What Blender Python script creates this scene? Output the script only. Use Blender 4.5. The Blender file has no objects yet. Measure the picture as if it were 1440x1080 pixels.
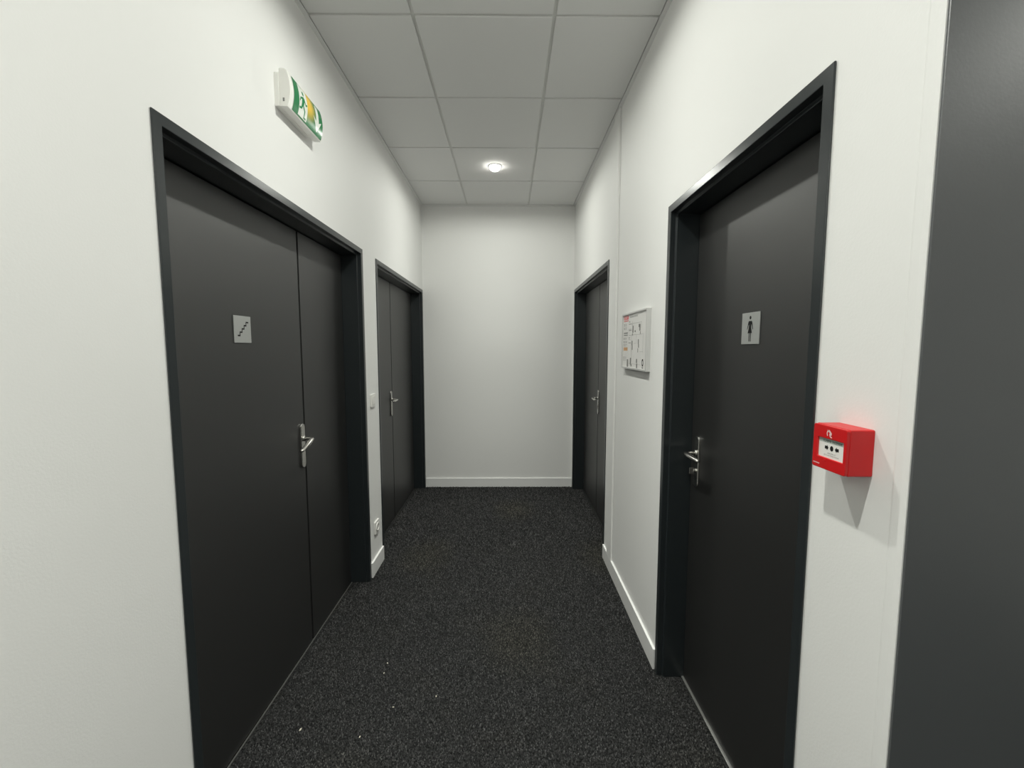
import bpy, bmesh, math, random
from mathutils import Vector, Matrix

# ------------------------------------------------------------------ measures
XL, XR = -0.8631, 0.6618          # corridor side walls
ZC, YB = 2.845, 4.3565            # ceiling height, end wall
YC = 0.683                        # outer corner where the corridor meets the lobby
XLOB, YREAR = 3.0, -2.3           # lobby extents (behind and beside the camera)
ZD = 2.0232                       # top of the door frames
T1, Y0 = -0.404, 1.929            # ceiling grid origin
BBH, BBT = 0.096, 0.012           # baseboard

sc = bpy.context.scene
COL = sc.collection

# ------------------------------------------------------------------ camera
cam_d = bpy.data.cameras.new('camera')
cam_d.sensor_width = 36.0
cam_d.lens = 600.62 * 36.0 / 1440.0
cam_d.clip_start = 0.02
cam = bpy.data.objects.new('camera', cam_d)
COL.objects.link(cam)
pitch, yaw, roll = 0.0844, 0.0085, 0.0006
fwd = Vector((math.sin(yaw) * math.cos(pitch), math.cos(yaw) * math.cos(pitch), -math.sin(pitch)))
rt = Vector((math.cos(yaw), -math.sin(yaw), 0))
up = rt.cross(fwd)
r2 = rt * math.cos(roll) + up * math.sin(roll)
u2 = up * math.cos(roll) - rt * math.sin(roll)
m = Matrix((r2, u2, -fwd)).transposed().to_4x4()
m.translation = (0, 0, 1.4462)
cam.matrix_world = m
sc.camera = cam

# ------------------------------------------------------------------ world, exposure
w = bpy.data.worlds.new('world')
sc.world = w
w.use_nodes = True
w.node_tree.nodes['Background'].inputs[0].default_value = (0, 0, 0, 1)
w.node_tree.nodes['Background'].inputs[1].default_value = 0.0
sc.view_settings.view_transform = 'Standard'
sc.view_settings.look = 'None'
sc.view_settings.gamma = 1.0
sc.view_settings.use_curve_mapping = False
sc.view_settings.exposure = 0.0

# downlights: positions (one tile centre each), power, measured-style beam profile
LAMPS = [(-0.104, 3.43), (-0.104, 1.63), (-0.104, 0.43), (-0.104, -1.97), (2.296, -0.17)]  # last two are unseen lobby lamps, added to light foreground and grey wall
LAMP_W = 1.70
LAMP_COL = (0.985, 1.0, 0.925)
BEAM = [(0, 1.45), (10, 1.45), (15, 1.32), (21, 1.0), (27, .68), (32, .49), (37, .39), (45, .27), (51, .21),
        (57, .17), (65, .142), (70, .125), (75, .112), (80, .084), (85, .045), (88, .018), (90, 0)]

def ies_text():
    a = ' '.join('%g' % p[0] for p in BEAM)
    c = ' '.join('%g' % (p[1] * 1000) for p in BEAM)
    t = bpy.data.texts.new('downlight_beam.ies')
    t.write('IESNA:LM-63-2002\n[TEST] beam\n[MANUFAC] none\nTILT=NONE\n1 1000 1 %d 1 1 2 0.06 0.06 0\n1 1 10\n%s\n0\n%s\n'
            % (len(BEAM), a, c))
    return t

IES = ies_text()

# ------------------------------------------------------------------ helpers
def link(o, parent=None):
    COL.objects.link(o)
    if parent is not None:
        o.parent = parent
    return o

def tag(o, label=None, cat=None, group=None, kind=None):
    if label: o['label'] = label
    if cat: o['category'] = cat
    if group: o['group'] = group
    if kind: o['kind'] = kind
    return o

def empty(name, loc, label, cat, group=None, kind=None):
    o = bpy.data.objects.new(name, None)
    o.location = loc
    o.empty_display_size = 0.05
    link(o)
    return tag(o, label, cat, group, kind)

def build(name, bm, mat, parent=None, bevel=0.0, seg=2, smooth=False, origin=None):
    """bmesh in world coordinates -> one mesh object (kept at its place under its parent)"""
    bmesh.ops.remove_doubles(bm, verts=bm.verts, dist=1e-6)
    bmesh.ops.recalc_face_normals(bm, faces=bm.faces)
    off = Vector(origin) if origin is not None else Vector((0, 0, 0))
    if parent is not None:
        p, off0 = parent, Vector((0, 0, 0))
        while p is not None:
            off0 += p.location
            p = p.parent
        if origin is None:
            off = off0
    for v in bm.verts:
        v.co -= off
    me = bpy.data.meshes.new(name)
    bm.to_mesh(me)
    bm.free()
    if smooth:
        for f in me.polygons: f.use_smooth = True
    me.materials.append(mat)
    o = bpy.data.objects.new(name, me)
    if parent is not None:
        o.location = off - off0
    else:
        o.location = off
    link(o, parent)
    if bevel:
        b = o.modifiers.new('bevel', 'BEVEL')
        b.width = bevel
        b.segments = seg
        b.limit_method = 'ANGLE'
        b.angle_limit = math.radians(35)
        b.harden_normals = False
    return o

def bx(bm, x0, x1, y0, y1, z0, z1):
    x0, x1 = min(x0, x1), max(x0, x1)
    y0, y1 = min(y0, y1), max(y0, y1)
    z0, z1 = min(z0, z1), max(z0, z1)
    v = [bm.verts.new((x, y, z)) for x in (x0, x1) for y in (y0, y1) for z in (z0, z1)]
    for f in ((0, 1, 3, 2), (4, 6, 7, 5), (0, 4, 5, 1), (2, 3, 7, 6), (0, 2, 6, 4), (1, 5, 7, 3)):
        bm.faces.new([v[i] for i in f])
    return bm

def box(*a):
    return bx(bmesh.new(), *a)

def loft(bm, rings, close=True, cap=True):
    """rings: lists of 3-D points with equal counts"""
    R = [[bm.verts.new(p) for p in r] for r in rings]
    n = len(R[0])
    for a, b in zip(R[:-1], R[1:]):
        for i in range(n if close else n - 1):
            j = (i + 1) % n
            bm.faces.new((a[i], a[j], b[j], b[i]))
    if cap:
        bm.faces.new(R[0]); bm.faces.new(list(reversed(R[-1])))
    return bm

class Side:
    """a side wall seen from the corridor: u runs left to right for the viewer, d out of the wall, v up"""
    def __init__(self, s, xw, y_ref=0.0, z_ref=0.0):
        self.s, self.x, self.y, self.z = s, xw, y_ref, z_ref
    def p(self, u, v, d=0.0):
        return Vector((self.x - self.s * d, self.y - self.s * u, self.z + v))

def poly(bm, side, pts, d, t=0.0):
    """flat printed or thin raised polygon on a side wall"""
    a = [bm.verts.new(side.p(u, v, d + t)) for u, v in pts]
    bm.faces.new(a)
    if t:
        b = [bm.verts.new(side.p(u, v, d)) for u, v in pts]
        n = len(pts)
        for i in range(n):
            bm.faces.new((a[i], a[(i + 1) % n], b[(i + 1) % n], b[i]))
        bm.faces.new(list(reversed(b)))
    return bm

def rect(u0, u1, v0, v1):
    return [(u0, v0), (u1, v0), (u1, v1), (u0, v1)]

def ell(cu, cv, ru, rv, n=20, a0=0, a1=2 * math.pi):
    return [(cu + ru * math.cos(a0 + (a1 - a0) * i / n), cv + rv * math.sin(a0 + (a1 - a0) * i / n)) for i in range(n)]

def rrect(u0, u1, v0, v1, r, n=6):
    out = []
    for cu, cv, a in ((u1 - r, v1 - r, 0), (u0 + r, v1 - r, 90), (u0 + r, v0 + r, 180), (u1 - r, v0 + r, 270)):
        for i in range(n + 1):
            t = math.radians(a + 90 * i / n)
            out.append((cu + r * math.cos(t), cv + r * math.sin(t)))
    return out

def ring(bm, side, outer, inner, d0, d1):
    """ring between two loops with equal counts, from depth d0 to d1"""
    n = len(outer)
    oo = [bm.verts.new(side.p(u, v, d1)) for u, v in outer]
    ii = [bm.verts.new(side.p(u, v, d1)) for u, v in inner]
    ob = [bm.verts.new(side.p(u, v, d0)) for u, v in outer]
    ib = [bm.verts.new(side.p(u, v, d0)) for u, v in inner]
    for k in range(n):
        j = (k + 1) % n
        bm.faces.new((oo[k], oo[j], ii[j], ii[k]))
        bm.faces.new((ob[k], ib[k], ib[j], ob[j]))
        bm.faces.new((oo[k], ob[k], ob[j], oo[j]))
        bm.faces.new((ii[k], ii[j], ib[j], ib[k]))
    return bm

def text_bm(bm, side, body, u, v, width, height, d):
    """flat lettering, left-bottom at (u, v), stretched to width x height"""
    cu = bpy.data.curves.new('lettering', 'FONT')
    cu.body = body
    cu.resolution_u = 3
    to = bpy.data.objects.new('lettering', cu)
    COL.objects.link(to)
    dg = bpy.context.evaluated_depsgraph_get()
    me = bpy.data.meshes.new_from_object(to.evaluated_get(dg))
    bpy.data.objects.remove(to)
    bpy.data.curves.remove(cu)
    xs = [q.co.x for q in me.vertices]; ys = [q.co.y for q in me.vertices]
    x0, x1, y0, y1 = min(xs), max(xs), min(ys), max(ys)
    vs = [bm.verts.new(side.p(u + (q.co.x - x0) / (x1 - x0) * width, v + (q.co.y - y0) / (y1 - y0) * height, d)) for q in me.vertices]
    for f in me.polygons:
        try:
            bm.faces.new([vs[i] for i in f.vertices])
        except ValueError:
            pass
    bpy.data.meshes.remove(me)
    return bm

# ------------------------------------------------------------------ materials
def mat(name, col, rough=0.5, metal=0.0, spec=0.5, bump=None, emit=None, coat=0.0, ior=1.5, coatr=.08):
    M = bpy.data.materials.new(name)
    M.use_nodes = True
    nt = M.node_tree
    b = nt.nodes['Principled BSDF']
    b.inputs['Base Color'].default_value = (*col, 1)
    b.inputs['Roughness'].default_value = rough
    b.inputs['Metallic'].default_value = metal
    b.inputs['IOR'].default_value = ior
    b.inputs['Specular IOR Level'].default_value = spec
    if coat:
        b.inputs['Coat Weight'].default_value = coat
        b.inputs['Coat Roughness'].default_value = coatr
    if emit:
        b.inputs['Emission Color'].default_value = (*emit[0], 1)
        b.inputs['Emission Strength'].default_value = emit[1]
    if bump:
        scale, strength, dist = bump
        tc = nt.nodes.new('ShaderNodeTexCoord')
        n = nt.nodes.new('ShaderNodeTexNoise')
        n.inputs['Scale'].default_value = scale
        n.inputs['Detail'].default_value = 3
        bp = nt.nodes.new('ShaderNodeBump')
        bp.inputs['Strength'].default_value = strength
        bp.inputs['Distance'].default_value = dist
        nt.links.new(tc.outputs['Object'], n.inputs['Vector'])
        nt.links.new(n.outputs['Fac'], bp.inputs['Height'])
        nt.links.new(bp.outputs['Normal'], b.inputs['Normal'])
    return M

M_WALL = mat('white_wall_paint', (.80, .80, .785), .62, spec=.3, bump=(190, .10, .002))
M_TRIM = mat('white_gloss_trim', (.82, .82, .81), .35, spec=.45)
M_GREYWALL = mat('dark_grey_wall_paint', (.078, .084, .089), .42, spec=1.0, ior=1.65, bump=(190, .05, .002))
M_TILE = mat('ceiling_tile_fibre', (.80, .80, .79), .95, spec=.1, bump=(420, .35, .002))
M_BAR = mat('ceiling_bar_white', (.70, .70, .68), .5)
M_ANGLE = mat('ceiling_edge_white', (.84, .84, .83), .5)
M_FRAME = mat('anthracite_metal_paint', (.018, .0225, .0245), .28, spec=.6, bump=(300, .05, .001))
M_LEAF = mat('anthracite_door_paint', (.0068, .0070, .0066), .46, spec=1.0, ior=1.62, bump=(260, .12, .001))
M_BLACK = mat('black_gap_shade', (.004, .004, .004), .8, spec=.1)
M_CHROME = mat('satin_chrome', (.62, .61, .58), .25, metal=1.0)
M_ALU = mat('brushed_aluminium', (.66, .66, .65), .38, metal=.55)
M_STRIP = mat('worn_threshold_metal', (.40, .40, .385), .42, metal=.8, bump=(60, .3, .003))
M_DULL = mat('dull_dark_metal', (.16, .16, .155), .45, metal=.6)
M_PLATE = mat('silver_plate', (.43, .44, .43), .42, metal=.35)
M_INK = mat('black_ink', (.012, .012, .012), .6, spec=.2)
M_RED = mat('red_plastic', (.56, .007, .009), .38, spec=.5, bump=(500, .08, .001))
M_WHITEP = mat('white_plastic', (.80, .79, .76), .35, spec=.5)
M_PRINTW = mat('white_print', (.85, .83, .80), .5)
M_PINK = mat('faded_white_print', (.80, .55, .54), .5)
M_PAPER = mat('printed_paper', (.74, .73, .71), .35, coat=.3)
M_GREYPR = mat('grey_print', (.22, .22, .21), .6)
M_LTGREY = mat('light_grey_print', (.46, .46, .45), .6)
M_PRED = mat('red_print', (.66, .10, .11), .5)
M_PORANGE = mat('orange_print', (.60, .33, .15), .5)
M_GREENW = mat('pale_green_strip', (.42, .47, .43), .5)
M_SIGNB = mat('sign_body_plastic', (.80, .80, .76), .30, spec=.5, emit=((1, .96, .85), .06))
M_SIGNW = mat('sign_white_film', (.80, .84, .78), .2, spec=.5)
M_GREEN = mat('sign_green_film', (.02, .22, .075), .2, spec=.5)
M_LENS = mat('lamp_lens', (.9, .9, .9), .4, emit=((1, .97, .90), 28))
M_BEZEL = mat('lamp_bezel', (.85, .85, .84), .4)
M_CRUMB = mat('pale_crumb', (.62, .58, .48), .8)

def carpet():
    M = bpy.data.materials.new('charcoal_loop_carpet')
    M.use_nodes = True
    nt = M.node_tree
    L = nt.links.new
    b = nt.nodes['Principled BSDF']
    b.inputs['Roughness'].default_value = .95
    b.inputs['Specular IOR Level'].default_value = .12
    tc = nt.nodes.new('ShaderNodeTexCoord')
    n1 = nt.nodes.new('ShaderNodeTexNoise'); n1.inputs['Scale'].default_value = 105; n1.inputs['Detail'].default_value = 3; n1.inputs['Roughness'].default_value = .65
    n2 = nt.nodes.new('ShaderNodeTexNoise'); n2.inputs['Scale'].default_value = 3.2; n2.inputs['Detail'].default_value = 4
    r1 = nt.nodes.new('ShaderNodeValToRGB')
    r1.color_ramp.elements[0].position = .40; r1.color_ramp.elements[0].color = (.004, .0042, .0044, 1)
    r1.color_ramp.elements[1].position = .66; r1.color_ramp.elements[1].color = (.042, .043, .043, 1)
    r2_ = nt.nodes.new('ShaderNodeValToRGB')
    r2_.color_ramp.elements[0].position = .50; r2_.color_ramp.elements[0].color = (1, 1, 1, 1)
    r2_.color_ramp.elements[1].position = .72; r2_.color_ramp.elements[1].color = (1.22, 1.16, 1.02, 1)
    mx = nt.nodes.new('ShaderNodeMix'); mx.data_type = 'RGBA'; mx.blend_type = 'MULTIPLY'
    mx.inputs['Factor'].default_value = 1
    bp = nt.nodes.new('ShaderNodeBump'); bp.inputs['Strength'].default_value = .8; bp.inputs['Distance'].default_value = .006
    for n in (n1, n2): L(tc.outputs['Object'], n.inputs['Vector'])
    L(n1.outputs['Fac'], r1.inputs['Fac']); L(n2.outputs['Fac'], r2_.inputs['Fac'])
    L(r1.outputs['Color'], mx.inputs[6]); L(r2_.outputs['Color'], mx.inputs[7])
    L(mx.outputs[2], b.inputs['Base Color'])
    L(n1.outputs['Fac'], bp.inputs['Height']); L(bp.outputs['Normal'], b.inputs['Normal'])
    return M

M_CARPET = carpet()

# ------------------------------------------------------------------ room shell
def struct(name, bm, m, label, cat, **k):
    return tag(build(name, bm, m, **k), label, cat, kind='structure')

struct('floor', box(XL - .25, XLOB + .1, YREAR - .1, YB + .1, -.05, 0), M_CARPET,
       'dark charcoal loop pile carpet covering the corridor floor', 'floor')

DOORS = {  # side, wall x, near y, far y
    'L1': (-1, XL, 1.0861, 2.5786), 'L2': (-1, XL, 2.8321, 4.3484),
    'R1': (1, XR, .9054, 1.8034), 'R2': (1, XR, 2.8459, 4.3150)}
PO = .0095     # the wall opening lies this far inside the frame's outer edge

def wall_with_doors(x0, x1, ya, yb, doors):
    bm = bmesh.new()
    y = ya
    for a, b in doors:
        bx(bm, x0, x1, y, a + PO, 0, ZC + .06)
        bx(bm, x0, x1, a + PO, b - PO, ZD - PO, ZC + .06)
        y = b - PO
    bx(bm, x0, x1, y, yb, 0, ZC + .06)
    return bm

struct('wall_left', wall_with_doors(XL - .22, XL, YREAR - .1, YB + .1, [DOORS['L1'][2:], DOORS['L2'][2:]]), M_WALL,
       'white painted corridor wall on the left holding two double doors', 'wall')
struct('wall_right', wall_with_doors(XR, XR + .22, YC, YB + .1, [DOORS['R1'][2:], DOORS['R2'][2:]]), M_WALL,
       'white painted corridor wall on the right with the red alarm box', 'wall')
struct('wall_back', box(XL, XR, YB, YB + .1, 0, ZC + .06), M_WALL,
       'plain white wall closing the far end of the corridor', 'wall')
struct('wall_front', box(XR + .0005, XLOB, YC - .004, YC + .02, 0, ZC + .06), M_GREYWALL,
       'dark grey painted wall at the right edge turning the corner', 'wall')
struct('wall_lobby', box(XLOB, XLOB + .1, YREAR, YC, 0, ZC + .06), M_WALL,
       'white side wall of the lobby beside the camera', 'wall')
struct('wall_rear', box(XL, XLOB, YREAR - .1, YREAR, 0, ZC + .06), M_WALL,
       'white rear wall of the lobby behind the camera', 'wall')

# baseboards
def bb(name, bm, label):
    struct(name, bm, M_TRIM, label, 'baseboard', bevel=.002)

bb('baseboard_left', box(XL, XL + BBT, 2.5786 + .006, 2.8321 - .002, 0, BBH), 'short white baseboard between the two left double doors')
bb('baseboard_left_near', box(XL, XL + BBT, YREAR, 1.0861 - .002, 0, BBH), 'white baseboard on the left wall before the stair door')
bb('baseboard_right', box(XR - BBT, XR, 1.8034 + .004, 2.8459 - .002, 0, BBH), 'white baseboard between the two doors of the right wall')
bb('baseboard_right_near', box(XR - BBT, XR, YC, .9054 - .002, 0, BBH), 'short white baseboard under the red alarm box')
bb('baseboard_back', box(XL + .005, XR - .005, YB - BBT, YB, 0, BBH), 'white baseboard along the far end wall')
bb('baseboard_front', box(XR, XLOB, YC - .004 - BBT, YC - .004, 0, BBH), 'white baseboard under the dark grey wall')

# vertical joint strip on the right wall and the plaster corner bead
struct('trim_1', box(XR - BBT, XR, 2.614, 2.728, BBH - .001, ZC - .001), M_WALL,
       'white vertical joint cover strip on the right wall', 'trim', bevel=.0015)
bm = bmesh.new()
loft(bm, [[(XR, YC, z), (XR - .0016, YC, z), (XR - .0022, YC + .012, z), (XR - .0014, YC + .026, z), (XR, YC + .030, z)] for z in (0.0, ZC)])
struct('trim_2', bm, M_WALL, 'raised white plaster bead along the wall corner by the alarm box', 'trim')

# ------------------------------------------------------------------ ceiling
ceil = struct('ceiling', box(XL - .2, XLOB + .1, YREAR - .1, YB + .1, ZC + .03, ZC + .08), M_BAR,
              'suspended ceiling of square white tiles in a narrow grid', 'ceiling')
GW = .015
ROWS = [Y0 + .6 * k for k in range(-4, 5)]            # -0.471 ... 4.329
COLS = [(XL + .022, T1 - GW / 2), (T1 + GW / 2, T1 + .6 - GW / 2), (T1 + .6 + GW / 2, XR - .022)]
tile_mesh = {}
for r in range(len(ROWS) - 1):
    ya, yb = ROWS[r] + GW / 2, ROWS[r + 1] - GW / 2
    for c, (xa, xb) in enumerate(COLS):
        cx, cy = (xa + xb) / 2, (ya + yb) / 2
        if c not in tile_mesh:
            o = build('ceiling_tile', box(xa, xb, ya, yb, ZC, ZC + .022), M_TILE, ceil, bevel=.0025, origin=(cx, cy, ZC))
            tile_mesh[c] = o
        else:
            o = tile_mesh[c].copy()
            o.location = (cx, cy, ZC)
            link(o, ceil)
# lobby part of the ceiling (out of view): one continuous field
build('lobby_ceiling_field', bx(box(XL + .022, XR - .022, YREAR, ROWS[0] - GW / 2, ZC, ZC + .022), XR - .022, XLOB, YREAR, YC, ZC, ZC + .022), M_TILE, ceil)
for x in (T1, T1 + .6):
    build('grid_bar', box(x - GW / 2, x + GW / 2, ROWS[0], YB, ZC + .007, ZC + .03), M_BAR, ceil)
for y in ROWS:
    xa = XL
    for xb in (T1 - GW / 2, T1 + .6 - GW / 2, XR):
        build('cross_bar', box(xa, xb, y - GW / 2, y + GW / 2, ZC + .007, ZC + .028), M_BAR, ceil)
        xa = xb + GW
build('edge_angle', box(XL, XL + .019, YREAR, YB, ZC - .0015, ZC + .029), M_ANGLE, ceil, bevel=.001)
build('edge_angle', box(XR - .019, XR, YC, YB, ZC - .0015, ZC + .029), M_ANGLE, ceil, bevel=.001)
build('edge_angle', box(XL + .019, XR - .019, YB - .019, YB, ZC - .0015, ZC + .029), M_ANGLE, ceil, bevel=.001)

# ------------------------------------------------------------------ doors
LEAF_D = .108
def door_frame(sd, xw, ya, yb, parent):
    """welded metal frame: one profile swept up the near jamb, along the head and down the far jamb"""
    prof = [(0, .005), (.030, .005), (.030, -.018), (.041, -.018), (.041, -.150), (.0105, -.150), (.0105, .0004), (0, .0004)]
    st = []
    st.append([(xw - sd * d, ya + p, 0) for p, d in prof])
    st.append([(xw - sd * d, ya + p, ZD - p) for p, d in prof])
    st.append([(xw - sd * d, yb - p, ZD - p) for p, d in prof])
    st.append([(xw - sd * d, yb - p, 0) for p, d in prof])
    return build('door_frame', loft(bmesh.new(), st), M_FRAME, parent, bevel=.0018, seg=2)

def tube(bm, path, rad, n=12, flat=1.0):
    """tube along a polyline; rad a number or list; flat squashes the section vertically"""
    rings = []
    for i, p in enumerate(path):
        p = Vector(p)
        t = (Vector(path[min(i + 1, len(path) - 1)]) - Vector(path[max(i - 1, 0)])).normalized()
        a = Vector((0, 0, 1)) if abs(t.z) < .9 else Vector((1, 0, 0))
        s = t.cross(a).normalized(); u = s.cross(t)
        r = rad[i] if isinstance(rad, (list, tuple)) else rad
        rings.append([p + s * (r * math.cos(2 * math.pi * k / n)) + u * (r * flat * math.sin(2 * math.pi * k / n)) for k in range(n)])
    return loft(bm, rings)

def handle(sd, xleaf, yc, leaf, lock=None, droop=0.0):
    S = Side(sd, xleaf, yc, 0)
    zc, h, wd = .987, .208, .037
    bm = poly(bmesh.new(), S, rrect(-wd / 2, wd / 2, zc - h / 2, zc + h / 2, .017), 0.0, .009)
    pl = build('handle_plate', bm, M_CHROME, leaf, bevel=.0022, seg=3)
    tag(pl, 'satin chrome handle plate')
    zl = 1.022
    bm = bmesh.new()
    near = -sd * 0 - 1     # towards the camera, along -y
    def P(d, dy, dz=0): return Vector((xleaf - sd * d, yc + dy, zl + dz))
    tube(bm, [P(.008, 0), P(.016, 0)], .0135, 16)
    path = [P(.012, 0), P(.034, 0), P(.046, -.002), P(.053, -.008), P(.056, -.018), P(.057, -.050, -.001 - droop * .4), P(.056, -.085, -.002 - droop * .75), P(.053, -.108, -.003 - droop), P(.050, -.116, -.003 - droop)]
    tube(bm, path, [.0085, .0085, .0095, .0102, .0108, .0108, .0102, .0092, .006], 14, .85)
    tag(build('handle_lever', bm, M_CHROME, leaf, smooth=True), 'satin chrome lever handle')
    bm = bmesh.new()
    if lock == 'thumb':
        tube(bm, [P(.008, 0, -.072), P(.020, 0, -.072)], .009, 16)
        bx(bm, xleaf - sd * .018, xleaf - sd * .036, yc - .0035, yc + .0035, zl - .085, zl - .059)
        tag(build('thumb_turn', bm, M_CHROME, leaf, bevel=.001), 'chrome thumb turn')
    elif lock == 'key':
        poly(bm, S, ell(0, zl - .065, .0085, .0085, 16) , .009, .004)
        poly(bm, S, rrect(-.005, .005, zl - .090, zl - .066, .0045, 4), .009, .004)
        tag(build('lock_cylinder', bm, M_CHROME, leaf), 'lock cylinder below the lever')

def door(name, key, label, gap=None, h_y=None, lock=None, droop=0.0):
    sd, xw, ya, yb = DOORS[key]
    d = empty(name, (xw, (ya + yb) / 2, 0), label, 'door', kind='structure')
    door_frame(sd, xw, ya, yb, d)
    xl = xw + sd * LEAF_D
    a, b = ya + .0445, yb - .0445
    spans = [(a, b)] if gap is None else [(a, gap - .007), (gap + .007, b)]
    leaves = []
    for (p, q) in spans:
        leaves.append(build('door_leaf', box(xl, xl + sd * .040, p, q, .007, ZD - .0445), M_LEAF, d, bevel=.0012))
    # black sheet added behind the leaves, its colour gives the shade in the gaps
    build('gap_shade_sheet', box(xl + sd * .041, xl + sd * .060, ya + .0412, yb - .0412, .001, ZD - .0412), M_BLACK, d)
    handle(sd, xl, h_y, leaves[0], lock, droop)
    return d, xl

d1, XLEAF1 = door('door_1', 'L1', 'large dark grey double door with a stairs sign, nearest on the left', 2.019, 1.985, None, .030)
d2, XLEAF2 = door('door_2', 'L2', 'dark grey double door at the far left, touching the end wall', 3.556, 3.512)
d3, XLEAF3 = door('door_3', 'R1', 'dark grey single door with a woman sign, nearest on the right', None, 1.694, 'thumb')
d4, XLEAF4 = door('door_4', 'R2', 'dark grey double door at the far right, touching the end wall', 3.640, 3.604, 'key')
tag(build('threshold_strip', box(XLEAF3 - .008, XLEAF3 + .004, .9054 + .0415, 1.8034 - .0415, 0, .006), M_STRIP, d3, bevel=.0015),
    'worn metal threshold strip at the foot of the door')

tag(build('threshold_strip', box(XLEAF1 + .001, XLEAF1 + .006, 1.0861 + .0415, 2.5786 - .0415, 0, .003), M_DULL, d1), 'thin metal strip at the foot of the door')

# ------------------------------------------------------------------ downlights
def downlight(x, y, label):
    e = empty('ceiling_downlight', (x, y, ZC), label, 'light', 'round recessed ceiling downlights')
    n = 32
    prof = [(.040, -.0005), (.042, -.005), (.045, -.007), (.049, -.0065), (.053, -.003), (.054, 0)]
    bm = bmesh.new()
    rings = [[(x + r * math.cos(2 * math.pi * k / n), y + r * math.sin(2 * math.pi * k / n), ZC + z) for k in range(n)] for r, z in prof]
    loft(bm, rings, cap=False)
    build('bezel', bm, M_BEZEL, e, smooth=True)
    bm = bmesh.new()
    loft(bm, [[(x + r * math.cos(2 * math.pi * k / n), y + r * math.sin(2 * math.pi * k / n), ZC + z) for k in range(n)] for r, z in ((.041, -.001), (.043, -.010), (.038, -.022), (.025, -.032), (.009, -.036))])
    build('lens', bm, M_LENS, e, smooth=True)
    ld = bpy.data.lights.new('lamp', 'POINT')
    ld.energy = LAMP_W
    ld.color = LAMP_COL
    ld.shadow_soft_size = .028
    ld.use_nodes = True
    nt = ld.node_tree
    em = nt.nodes['Emission']
    ie = nt.nodes.new('ShaderNodeTexIES')
    ie.mode = 'INTERNAL'
    ie.ies = IES
    ie.inputs['Strength'].default_value = 1.0
    nt.links.new(ie.outputs['Fac'], em.inputs['Strength'])
    lo = bpy.data.objects.new('lamp', ld)
    lo.location = (0, 0, -.068)
    link(lo, e)

for i, (x, y) in enumerate(LAMPS):
    downlight(x, y, ['lit round downlight in the ceiling near the end wall',
                     'round downlight in the ceiling just above the top of the picture',
                     'round downlight in the ceiling right above the camera',
                     'added unseen round fill downlight in the ceiling far behind the camera',
                     'added unseen round fill downlight in the lobby ceiling beside the grey wall'][i])

# ------------------------------------------------------------------ emergency exit sign
SG = Side(-1, XL, 1.667, 2.337)
sg = empty('exit_sign', (XL, 1.667, 2.337), 'green and white emergency exit sign box mounted high above the stair door', 'exit sign')
SL, SH = .280, .128
def arc_d(v, base=.047, bulge=.012):
    t = (v / SH) * 2 - 1
    return base + bulge * (1 - t * t)
bm = bmesh.new()
poly(bm, SG, rrect(0, SL - .035, 0, SH - .008, .004), 0, .017)
build('back_box', bm, M_SIGNB, sg, bevel=.001)
bm = bmesh.new()
N = 12
prof = [(.0175, .001), (.0175, SH + .004), (.021, SH + .007), (.038, SH + .006)] + [(arc_d(SH * (1 - i / N)) - .001, SH * (1 - i / N)) for i in range(N + 1)]
loft(bm, [[SG.p(u, v, d) for d, v in prof] for u in (.002, SL)])
build('cover', bm, M_SIGNB, sg, bevel=.0012)
bm = bmesh.new()
poly(bm, SG, ell(-.0002, 0, 0, 0), 0) if False else None
bx(bm, *(lambda a, b: (a.x, b.x, a.y, b.y, a.z, b.z))(SG.p(.0005, .018, .030), SG.p(.0022, .030, .036)))
build('test_button', bm, M_GREYPR, sg)

def film(name, m, pts, lift):
    """printed shape (u 0..1, v 0..1 of the front film) laid on the curved front, cut in bands"""
    bm = bmesh.new()
    bm2 = bmesh.new()
    vs = [bm2.verts.new((u, v, 0)) for u, v in pts]
    f = bm2.faces.new(vs)
    for i in range(1, 24):
        bmesh.ops.bisect_plane(bm2, geom=bm2.verts[:] + bm2.edges[:] + bm2.faces[:], plane_co=(0, i / 24, 0), plane_no=(0, 1, 0))
    for i in range(1, 24):
        bmesh.ops.bisect_plane(bm2, geom=bm2.verts[:] + bm2.edges[:] + bm2.faces[:], plane_co=(i / 24, 0, 0), plane_no=(1, 0, 0))
    u0, u1 = .030, SL - .004
    for q in bm2.verts:
        u, v = q.co.x, q.co.y
        vv = SH * (.03 + .94 * v)
        q.co = SG.p(u0 + (u1 - u0) * u, vv, arc_d(vv) - .0005 + lift)
    return build(name, bm2, m, sg)

def glow_green():
    """green film backlit by a small amber lamp behind its middle"""
    M = bpy.data.materials.new('backlit_green_film')
    M.use_nodes = True
    nt = M.node_tree; L = nt.links.new
    b = nt.nodes['Principled BSDF']
    b.inputs['Base Color'].default_value = (.02, .20, .07, 1)
    b.inputs['Roughness'].default_value = .2
    tc = nt.nodes.new('ShaderNodeTexCoord')
    vm = nt.nodes.new('ShaderNodeVectorMath'); vm.operation = 'DISTANCE'
    c = SG.p(.150, .085, .055) - Vector((XL, 1.667, 2.337))
    vm.inputs[1].default_value = c
    mr = nt.nodes.new('ShaderNodeMapRange')
    mr.inputs['From Min'].default_value = .075; mr.inputs['From Max'].default_value = .01
    mr.interpolation_type = 'SMOOTHSTEP'
    mu = nt.nodes.new('ShaderNodeMath'); mu.operation = 'MULTIPLY'; mu.inputs[1].default_value = .80
    L(tc.outputs['Object'], vm.inputs[0]); L(vm.outputs['Value'], mr.inputs['Value'])
    L(mr.outputs['Result'], mu.inputs[0])
    L(mu.outputs[0], b.inputs['Emission Strength'])
    b.inputs['Emission Color'].default_value = (.95, .42, .01, 1)
    return M
M_GLOW = glow_green()
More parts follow.
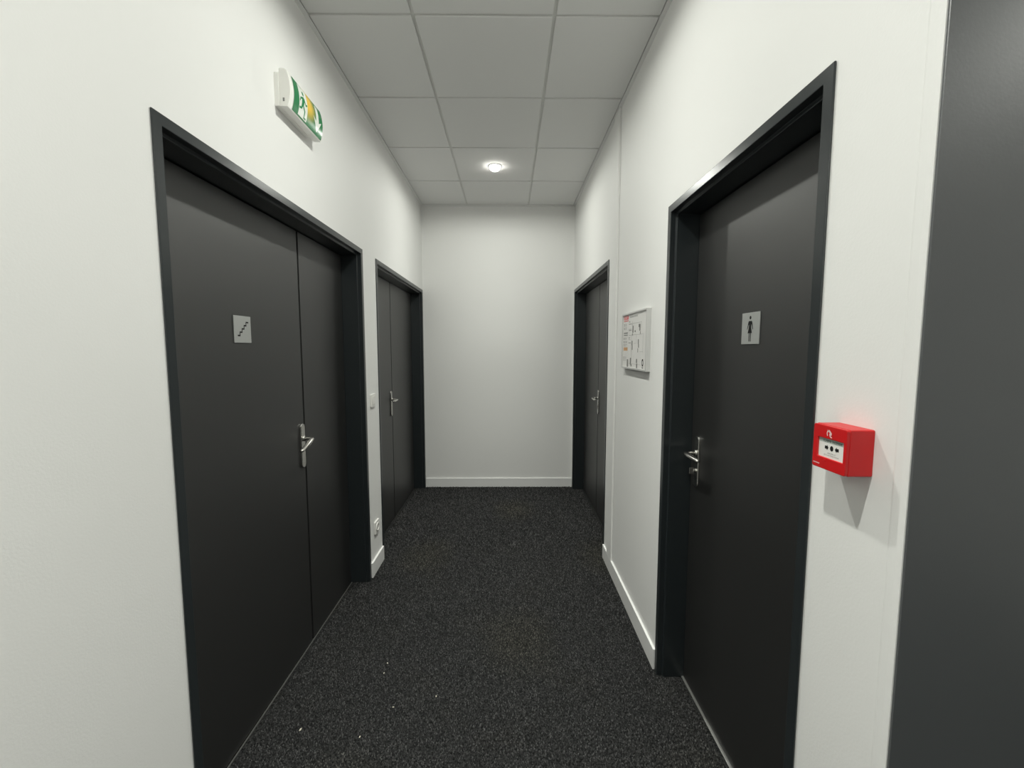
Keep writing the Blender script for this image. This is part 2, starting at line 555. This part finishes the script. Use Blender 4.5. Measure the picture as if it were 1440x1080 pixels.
fp = film('front_film', M_GLOW, rect(0, 1, 0, 1), .0008)
film('doorway_print', M_SIGNW, rect(.16, .43, .04, .97), .0012)
# running figure in green on the white doorway
man = [[(.30 + .030 * math.cos(a * .5236), .80 + .070 * math.sin(a * .5236)) for a in range(12)],
       [(.24, .44), (.30, .42), (.345, .66), (.30, .71), (.255, .66)],
       [(.255, .66), (.20, .62), (.175, .50), (.19, .47), (.215, .57), (.27, .60)],
       [(.33, .68), (.375, .55), (.42, .57), (.415, .51), (.365, .48), (.32, .60)],
       [(.25, .45), (.30, .43), (.355, .30), (.35, .12), (.40, .12), (.40, .07), (.325, .07), (.325, .27)],
       [(.24, .46), (.28, .42), (.245, .28), (.17, .24), (.165, .30), (.22, .33)]]
for pts in man:
    film('running_figure', M_GREEN, pts, .0016)
film('arrow_print', M_SIGNW, [(.79, .08), (.94, .52), (.84, .42), (.84, .93), (.74, .93), (.74, .42), (.64, .52)], .0013)

# ------------------------------------------------------------------ door pictograms
SP = Side(-1, XLEAF1, 1.5755, 1.4640)
st = empty('door_sign', (XLEAF1, 1.5755, 1.4640), 'square silver door plate with a black staircase symbol', 'sign', 'silver pictogram plates on doors')
build('plate', poly(bmesh.new(), SP, rect(-.0497, .0497, 0, .0970), .0003, .003), M_PLATE, st, bevel=.0006)
bm = bmesh.new()
u, v = -.031, .026
for i in range(5):
    poly(bm, SP, rect(u, u + .0160, v - .0026, v + .0026), .0036)
    if i < 4:
        poly(bm, SP, rect(u + .0118, u + .0160, v + .0026, v + .0100), .0036)
    u += .0125; v += .0122
build('stairs_symbol', bm, M_INK, st)

SW = Side(1, XLEAF3, 1.3570, 1.4585)
ws = empty('door_sign', (XLEAF3, 1.3570, 1.4585), 'silver door plate with a black standing woman symbol', 'sign', 'silver pictogram plates on doors')
build('plate', poly(bmesh.new(), SW, rect(-.0495, .0495, 0, .0995), .0003, .003), M_PLATE, ws, bevel=.0006)
bm = bmesh.new()
D = .0036
poly(bm, SW, ell(-.001, .0835, .0050, .0056), D)
poly(bm, SW, [(-.009, .073), (.007, .073), (.0085, .067), (.0045, .060), (.0055, .050), (.0105, .0345), (-.0135, .0345), (-.0085, .050), (-.0075, .060), (-.0115, .067)], D)
poly(bm, SW, [(-.0085, .073), (-.0115, .070), (-.0180, .047), (-.0155, .046), (-.0080, .064)], D)
poly(bm, SW, [(.0065, .073), (.0095, .070), (.0160, .047), (.0135, .046), (.0060, .064)], D)
poly(bm, SW, rect(-.0070, -.0030, .0085, .0345), D)
poly(bm, SW, rect(.0010, .0050, .0085, .0345), D)
build('woman_symbol', bm, M_INK, ws)

# ------------------------------------------------------------------ framed evacuation notice
SE = Side(1, XR, 2.420, 1.3345)
W, H, DP = .430, .298, .022
ev = empty('safety_notice_frame', (XR, 2.205, 1.3345), 'white paper safety notice in a thin aluminium frame on the right wall', 'notice frame')
build('frame', ring(bmesh.new(), SE, rect(0, W, 0, H), rect(.010, W - .010, .010, H - .010), 0.0, DP), M_ALU, ev, bevel=.0015)
pp = build('paper', poly(bmesh.new(), SE, rect(.009, W - .009, .009, H - .009), .010, .006), M_PAPER, ev)
PD = .0163
def pr(name, m, quads):
    b_ = bmesh.new()
    small = len(quads) > 5
    for q in quads:
        poly(b_, SE, rect(q[0] * W, q[1] * W, q[2] * H, q[3] * H), PD)
    o_ = build(name, b_, m, pp)
    if small: o_['kind'] = 'stuff'
pr('red_heading', M_PRED, [(.05, .26, .885, .955), (.05, .26, .855, .872)])
PD = .0166
pr('heading_lines', M_PINK, [(.07, .22, .928, .940), (.07, .20, .903, .914)])
pr('title_line', M_LTGREY, [(.31, .37, .905, .935), (.375, .46, .905, .935), (.47, .50, .905, .935), (.51, .64, .905, .935)])
random.seed(4)
ql = []
for v in (.80, .775, .735, .71, .55, .53, .485, .465, .43, .405, .20, .175, .145):
    ql.append((.06, .10, v, v + .012)); ql.append((.13, .17 + random.random() * .05, v, v + .012))
for v in (.84, .82, .79, .70, .68, .59, .55, .52, .46):
    ql.append((.28, .33 + random.random() * .08, v, v + .010))
pr('text_lines', M_GREYPR, ql[::2]); pr('pale_text_lines', M_LTGREY, ql[1::2])
pr('bold_text_lines', M_GREYPR, [(.06, .24, .635, .655), (.06, .24, .600, .616)])
pr('orange_notice', M_PORANGE, [(.06, .24, .325, .385)])
pr('floor_plan_lines', M_LTGREY, [(.42, .43, .76, .84), (.43, .80, .795, .802), (.79, .797, .70, .80), (.40, .407, .12, .62), (.40, .85, .60, .605),
    (.74, .85, .31, .316), (.85, .856, .30, .62), (.30, .78, .095, .100), (.60, .606, .45, .60), (.50, .60, .45, .456)])
pr('floor_plan_rooms', M_GREYPR, [(.44, .48, .64, .76), (.43, .45, .59, .63), (.53, .57, .645, .675), (.68, .75, .72, .77), (.71, .75, .66, .72), (.74, .76, .60, .65),
    (.42, .45, .42, .50), (.43, .455, .34, .42), (.67, .70, .44, .52), (.68, .71, .38, .44), (.66, .68, .30, .37),
    (.22, .28, .03, .17), (.36, .40, .08, .20), (.39, .43, .05, .09), (.61, .65, .12, .19), (.62, .66, .03, .11)])
b_ = bmesh.new()
ring(b_, SE, ell(.855 * W, .135 * H, .030 * W, .062 * H, 20), ell(.855 * W, .135 * H, .018 * W, .034 * H, 20), PD - .0002, PD)
poly(b_, SE, rect(.835 * W, .875 * W, .045 * H, .060 * H), PD)
build('round_stamp', b_, M_INK, pp)

# ------------------------------------------------------------------ switch and socket
SS = Side(-1, XL, 2.697, 1.114)
sw = empty('light_switch', (XL, 2.697, 1.114), 'white square light switch between the two left doors', 'switch')
build('plate', poly(bmesh.new(), SS, rrect(-.041, .041, -.041, .041, .006), 0, .009), M_WHITEP, sw, bevel=.002)
bm = bmesh.new()
poly(bm, SS, rrect(-.024, .024, -.026, .026, .003), .009, .003)
build('rocker', bm, M_WHITEP, sw, bevel=.001)

SO = Side(-1, XL, 2.705, .286)
so = empty('power_socket', (XL, 2.705, .286), 'white wall power socket low down above the left baseboard', 'socket')
build('plate', poly(bmesh.new(), SO, rrect(-.041, .041, -.041, .041, .006), 0, .010), M_WHITEP, so, bevel=.002)
build('socket_collar', ring(bmesh.new(), SO, ell(0, 0, .027, .027, 28), ell(0, 0, .0215, .0215, 28), .009, .0145), M_WHITEP, so, bevel=.001)
wl = build('socket_well', poly(bmesh.new(), SO, ell(0, 0, .0215, .0215, 28), .0102, .0006), M_WHITEP, so)
for a in (-.0095, .0095):
    build('pin_hole', poly(bmesh.new(), SO, ell(a, -.003, .003, .003, 12), .0109), M_INK, wl)
bm = bmesh.new()
tube(bm, [SO.p(0, .011, .0105), SO.p(0, .011, .017)], .0025, 10)
build('earth_pin', bm, M_CHROME, wl)

# ------------------------------------------------------------------ red fire alarm call point
SA = Side(1, XR, .8385, 1.212)
AW, AH, AD = .0845, .0865, .051
al = empty('fire_alarm_call_point', (XR, .796, 1.212), 'red fire alarm call point box on the right wall by the grey corner', 'fire alarm')
build('housing', poly(bmesh.new(), SA, rrect(0, AW, 0, AH, .003), 0, AD - .006), M_RED, al, bevel=.0015)
IU0, IU1, IV0, IV1 = .0125, .0775, .0235, .0610
def rr4(u0, u1, v0, v1, r): return rrect(u0, u1, v0, v1, r, 5)
cv = build('cover', ring(bmesh.new(), SA, rr4(0.0005, AW - .0005, .0005, AH - .0005, .004), rr4(IU0, IU1, IV0, IV1, .0015), AD - .006, AD), M_RED, al, bevel=.0012)
el = build('break_element', poly(bmesh.new(), SA, rect(IU0 - .001, IU1 + .001, IV0 - .001, IV1 + .001), AD - .006, .0028), M_WHITEP, al)
d = AD - .006 + .0031
build('title_band', poly(bmesh.new(), SA, rect(IU0, IU1, IV1 - .0085, IV1), d - .0002), M_GREENW, el)
bm = text_bm(bmesh.new(), SA, 'ALARME  INCENDIE', IU0 + .011, IV1 - .0070, .048, .0046, d)
build('title_lettering', bm, M_INK, el)
cu_, cv_ = (IU0 + IU1) / 2 + .001, IV1 - .0175
build('dot_symbol', poly(bmesh.new(), SA, ell(cu_, cv_, .0042, .0052), d), M_INK, el)
for s in (-1, 1):
    bm = poly(bmesh.new(), SA, [(cu_ + s * x_, cv_ + y_) for x_, y_ in ((.0080, 0), (.0122, .0056), (.0122, .0030), (.0175, .0030), (.0175, -.0030), (.0122, -.0030), (.0122, -.0056))], d)
    build('arrow_symbol', bm, M_INK, el)
bm = text_bm(bmesh.new(), SA, 'APPUYER ICI', cu_ - .0105, IV1 - .0290, .021, .0024, d)
text_bm(bm, SA, "EN CAS D'INCENDIE", cu_ - .0185, IV1 - .0332, .037, .0024, d)
build('instruction_lettering', bm, M_GREYPR, el)
d = AD + .0003
bm = bmesh.new()
lu, lv = .0425, .0725
EK = 1.25
poly(bm, SA, [(lu + x_ * EK, lv + y_ * EK * .85) for x_, y_ in ((-.0045, -.006), (-.0058, 0), (-.0035, .0065), (-.0025, .0025), (-.0042, 0), (-.0030, -.0045))], d)
poly(bm, SA, [(lu + x_ * EK, lv + y_ * EK * .85) for x_, y_ in ((-.0030, .0035), (-.0005, .0065), (.0015, .0040), (.0040, .0015), (.0046, -.0020), (.0030, -.0042), (-.0005, -.0030), (.0005, .0005))], d)
poly(bm, SA, [(lu + x_ * EK, lv + y_ * EK * .85) for x_, y_ in ((-.0008, -.0030), (.0020, -.0045), (.0060, -.0068), (.0040, -.0080), (.0010, -.0062))], d)
build('flame_and_hand_emblem', bm, M_PINK, cv)
bm = bmesh.new()
for k in range(8):
    poly(bm, SA, rect(.0045 + k * .0021, .0045 + k * .0021 + .0016, .0080, .0102), d)
build('small_maker_mark', bm, M_PINK, cv)
bm = bmesh.new()
poly(bm, SA, rrect(.030, .037, .0165, .0205, .0018, 4), AD - .0005, .0012)
build('reset_key_cap', bm, M_RED, cv, bevel=.0004)

# ------------------------------------------------------------------ carpet pile (short leaning tufts)
def pile_material():
    M = bpy.data.materials.new('charcoal_carpet_tufts')
    M.use_nodes = True
    nt = M.node_tree
    b = nt.nodes['Principled BSDF']
    b.inputs['Roughness'].default_value = .9
    b.inputs['Specular IOR Level'].default_value = .15
    at = nt.nodes.new('ShaderNodeAttribute'); at.attribute_name = 'yarn'
    nt.links.new(at.outputs['Color'], b.inputs['Base Color'])
    return M

def carpet_pile():
    import numpy as np
    rng = np.random.default_rng(3)
    pts = []
    for (ya, yb, sp) in ((.95, 2.1, .0056), (2.1, 3.0, .0066), (3.0, YB - BBT, .0085)):
        xs = np.arange(XL - .104, XR + .104, sp); ys = np.arange(ya, yb, sp)
        g = np.stack(np.meshgrid(xs, ys), -1).reshape(-1, 2)
        g = g + rng.uniform(-.45, .45, g.shape) * sp
        pts.append(np.concatenate([g, np.full((len(g), 1), sp)], 1))
    P_ = np.concatenate(pts)
    # keep clear of walls and door frames
    x, y = P_[:, 0], P_[:, 1]
    keep = (x > XL + .014) & (x < XR - .014)
    for sd, xw, a, b in DOORS.values():
        inside = (y > a + .046) & (y < b - .046)
        keep |= inside & ((x - xw) * sd < LEAF_D - .024) & ((x - xw) * sd > -.02)
    P_ = P_[keep]
    n = len(P_)
    x, y, sp = P_.T
    ang = rng.uniform(0, 2 * np.pi, n)
    h = sp * rng.uniform(.75, 1.5, n)
    lean = sp * rng.uniform(0, .7, n); la = rng.uniform(0, 2 * np.pi, n)
    r = sp * rng.uniform(.38, .62, n)
    V = np.empty((n, 4, 3), np.float32)
    for k_ in range(3):
        V[:, k_, 0] = x + r * np.cos(ang + k_ * 2.0944)
        V[:, k_, 1] = y + r * np.sin(ang + k_ * 2.0944)
        V[:, k_, 2] = 0.0002
    V[:, 3, 0] = x + lean * np.cos(la); V[:, 3, 1] = y + lean * np.sin(la); V[:, 3, 2] = h
    base = np.arange(n)[:, None] * 4
    F = np.concatenate([base + np.array([[0, 1, 3]]), base + np.array([[1, 2, 3]]), base + np.array([[2, 0, 3]])], 1).reshape(-1, 3).astype(np.int32)
    me = bpy.data.meshes.new('carpet_pile')
    me.vertices.add(n * 4); me.vertices.foreach_set('co', V.reshape(-1))
    me.loops.add(len(F) * 3); me.loops.foreach_set('vertex_index', F.reshape(-1))
    me.polygons.add(len(F)); me.polygons.foreach_set('loop_start', np.arange(0, len(F) * 3, 3, dtype=np.int32))
    tone = rng.choice([.010, .024, .042, .075], n, p=[.25, .35, .27, .13]) * rng.uniform(.8, 1.25, n)
    dust = np.clip(np.sin(x * 5.1 + 1.3) * np.sin(y * 3.7 + .4) - .45, 0, 1)
    c = np.stack([tone * (1 + .35 * dust), tone * (1 + .28 * dust), tone * (1.0 - .02 * dust), np.ones(n)], 1).astype(np.float32)
    at = me.color_attributes.new('yarn', 'FLOAT_COLOR', 'POINT')
    at.data.foreach_set('color', np.repeat(c, 4, 0).reshape(-1))
    me.update(); me.validate()
    me.materials.append(pile_material())
    o = link(bpy.data.objects.new('carpet_pile', me))
    tag(o, 'short charcoal carpet pile spread over the corridor floor', 'carpet', kind='stuff')

carpet_pile()

# ------------------------------------------------------------------ crumbs on the carpet
random.seed(9)
for (x, y, r, lab) in ((-.7875, 1.5074, .0050, 'largest pale crumb on the carpet, closest to the stair door'),
                       (-.5525, 1.476, .0035, 'pale crumb on the carpet nearest the bottom of the picture'),
                       (-.5545, 1.8486, .0040, 'pale crumb on the carpet, farthest from the camera'),
                       (-.5533, 1.7886, .0034, 'pale crumb on the carpet just in front of the farthest crumb'),
                       (-.4638, 1.6074, .0032, 'small pale crumb second from the right on the carpet'),
                       (-.30, 1.66, .0034, 'rightmost pale crumb on the carpet, near the corridor middle')):
    bm = bmesh.new()
    bmesh.ops.create_icosphere(bm, subdivisions=1, radius=r)
    a = random.random() * 3
    for v in bm.verts:
        v.co = Vector((v.co.x * (1.3 + .4 * random.random()), v.co.y * .7, v.co.z * .55 + r * .4 + .004))
        v.co = Matrix.Rotation(a, 3, 'Z') @ v.co + Vector((x, y, 0))
    tag(build('crumb', bm, M_CRUMB, origin=(x, y, 0)), lab, 'crumb', 'pale crumbs on the carpet')
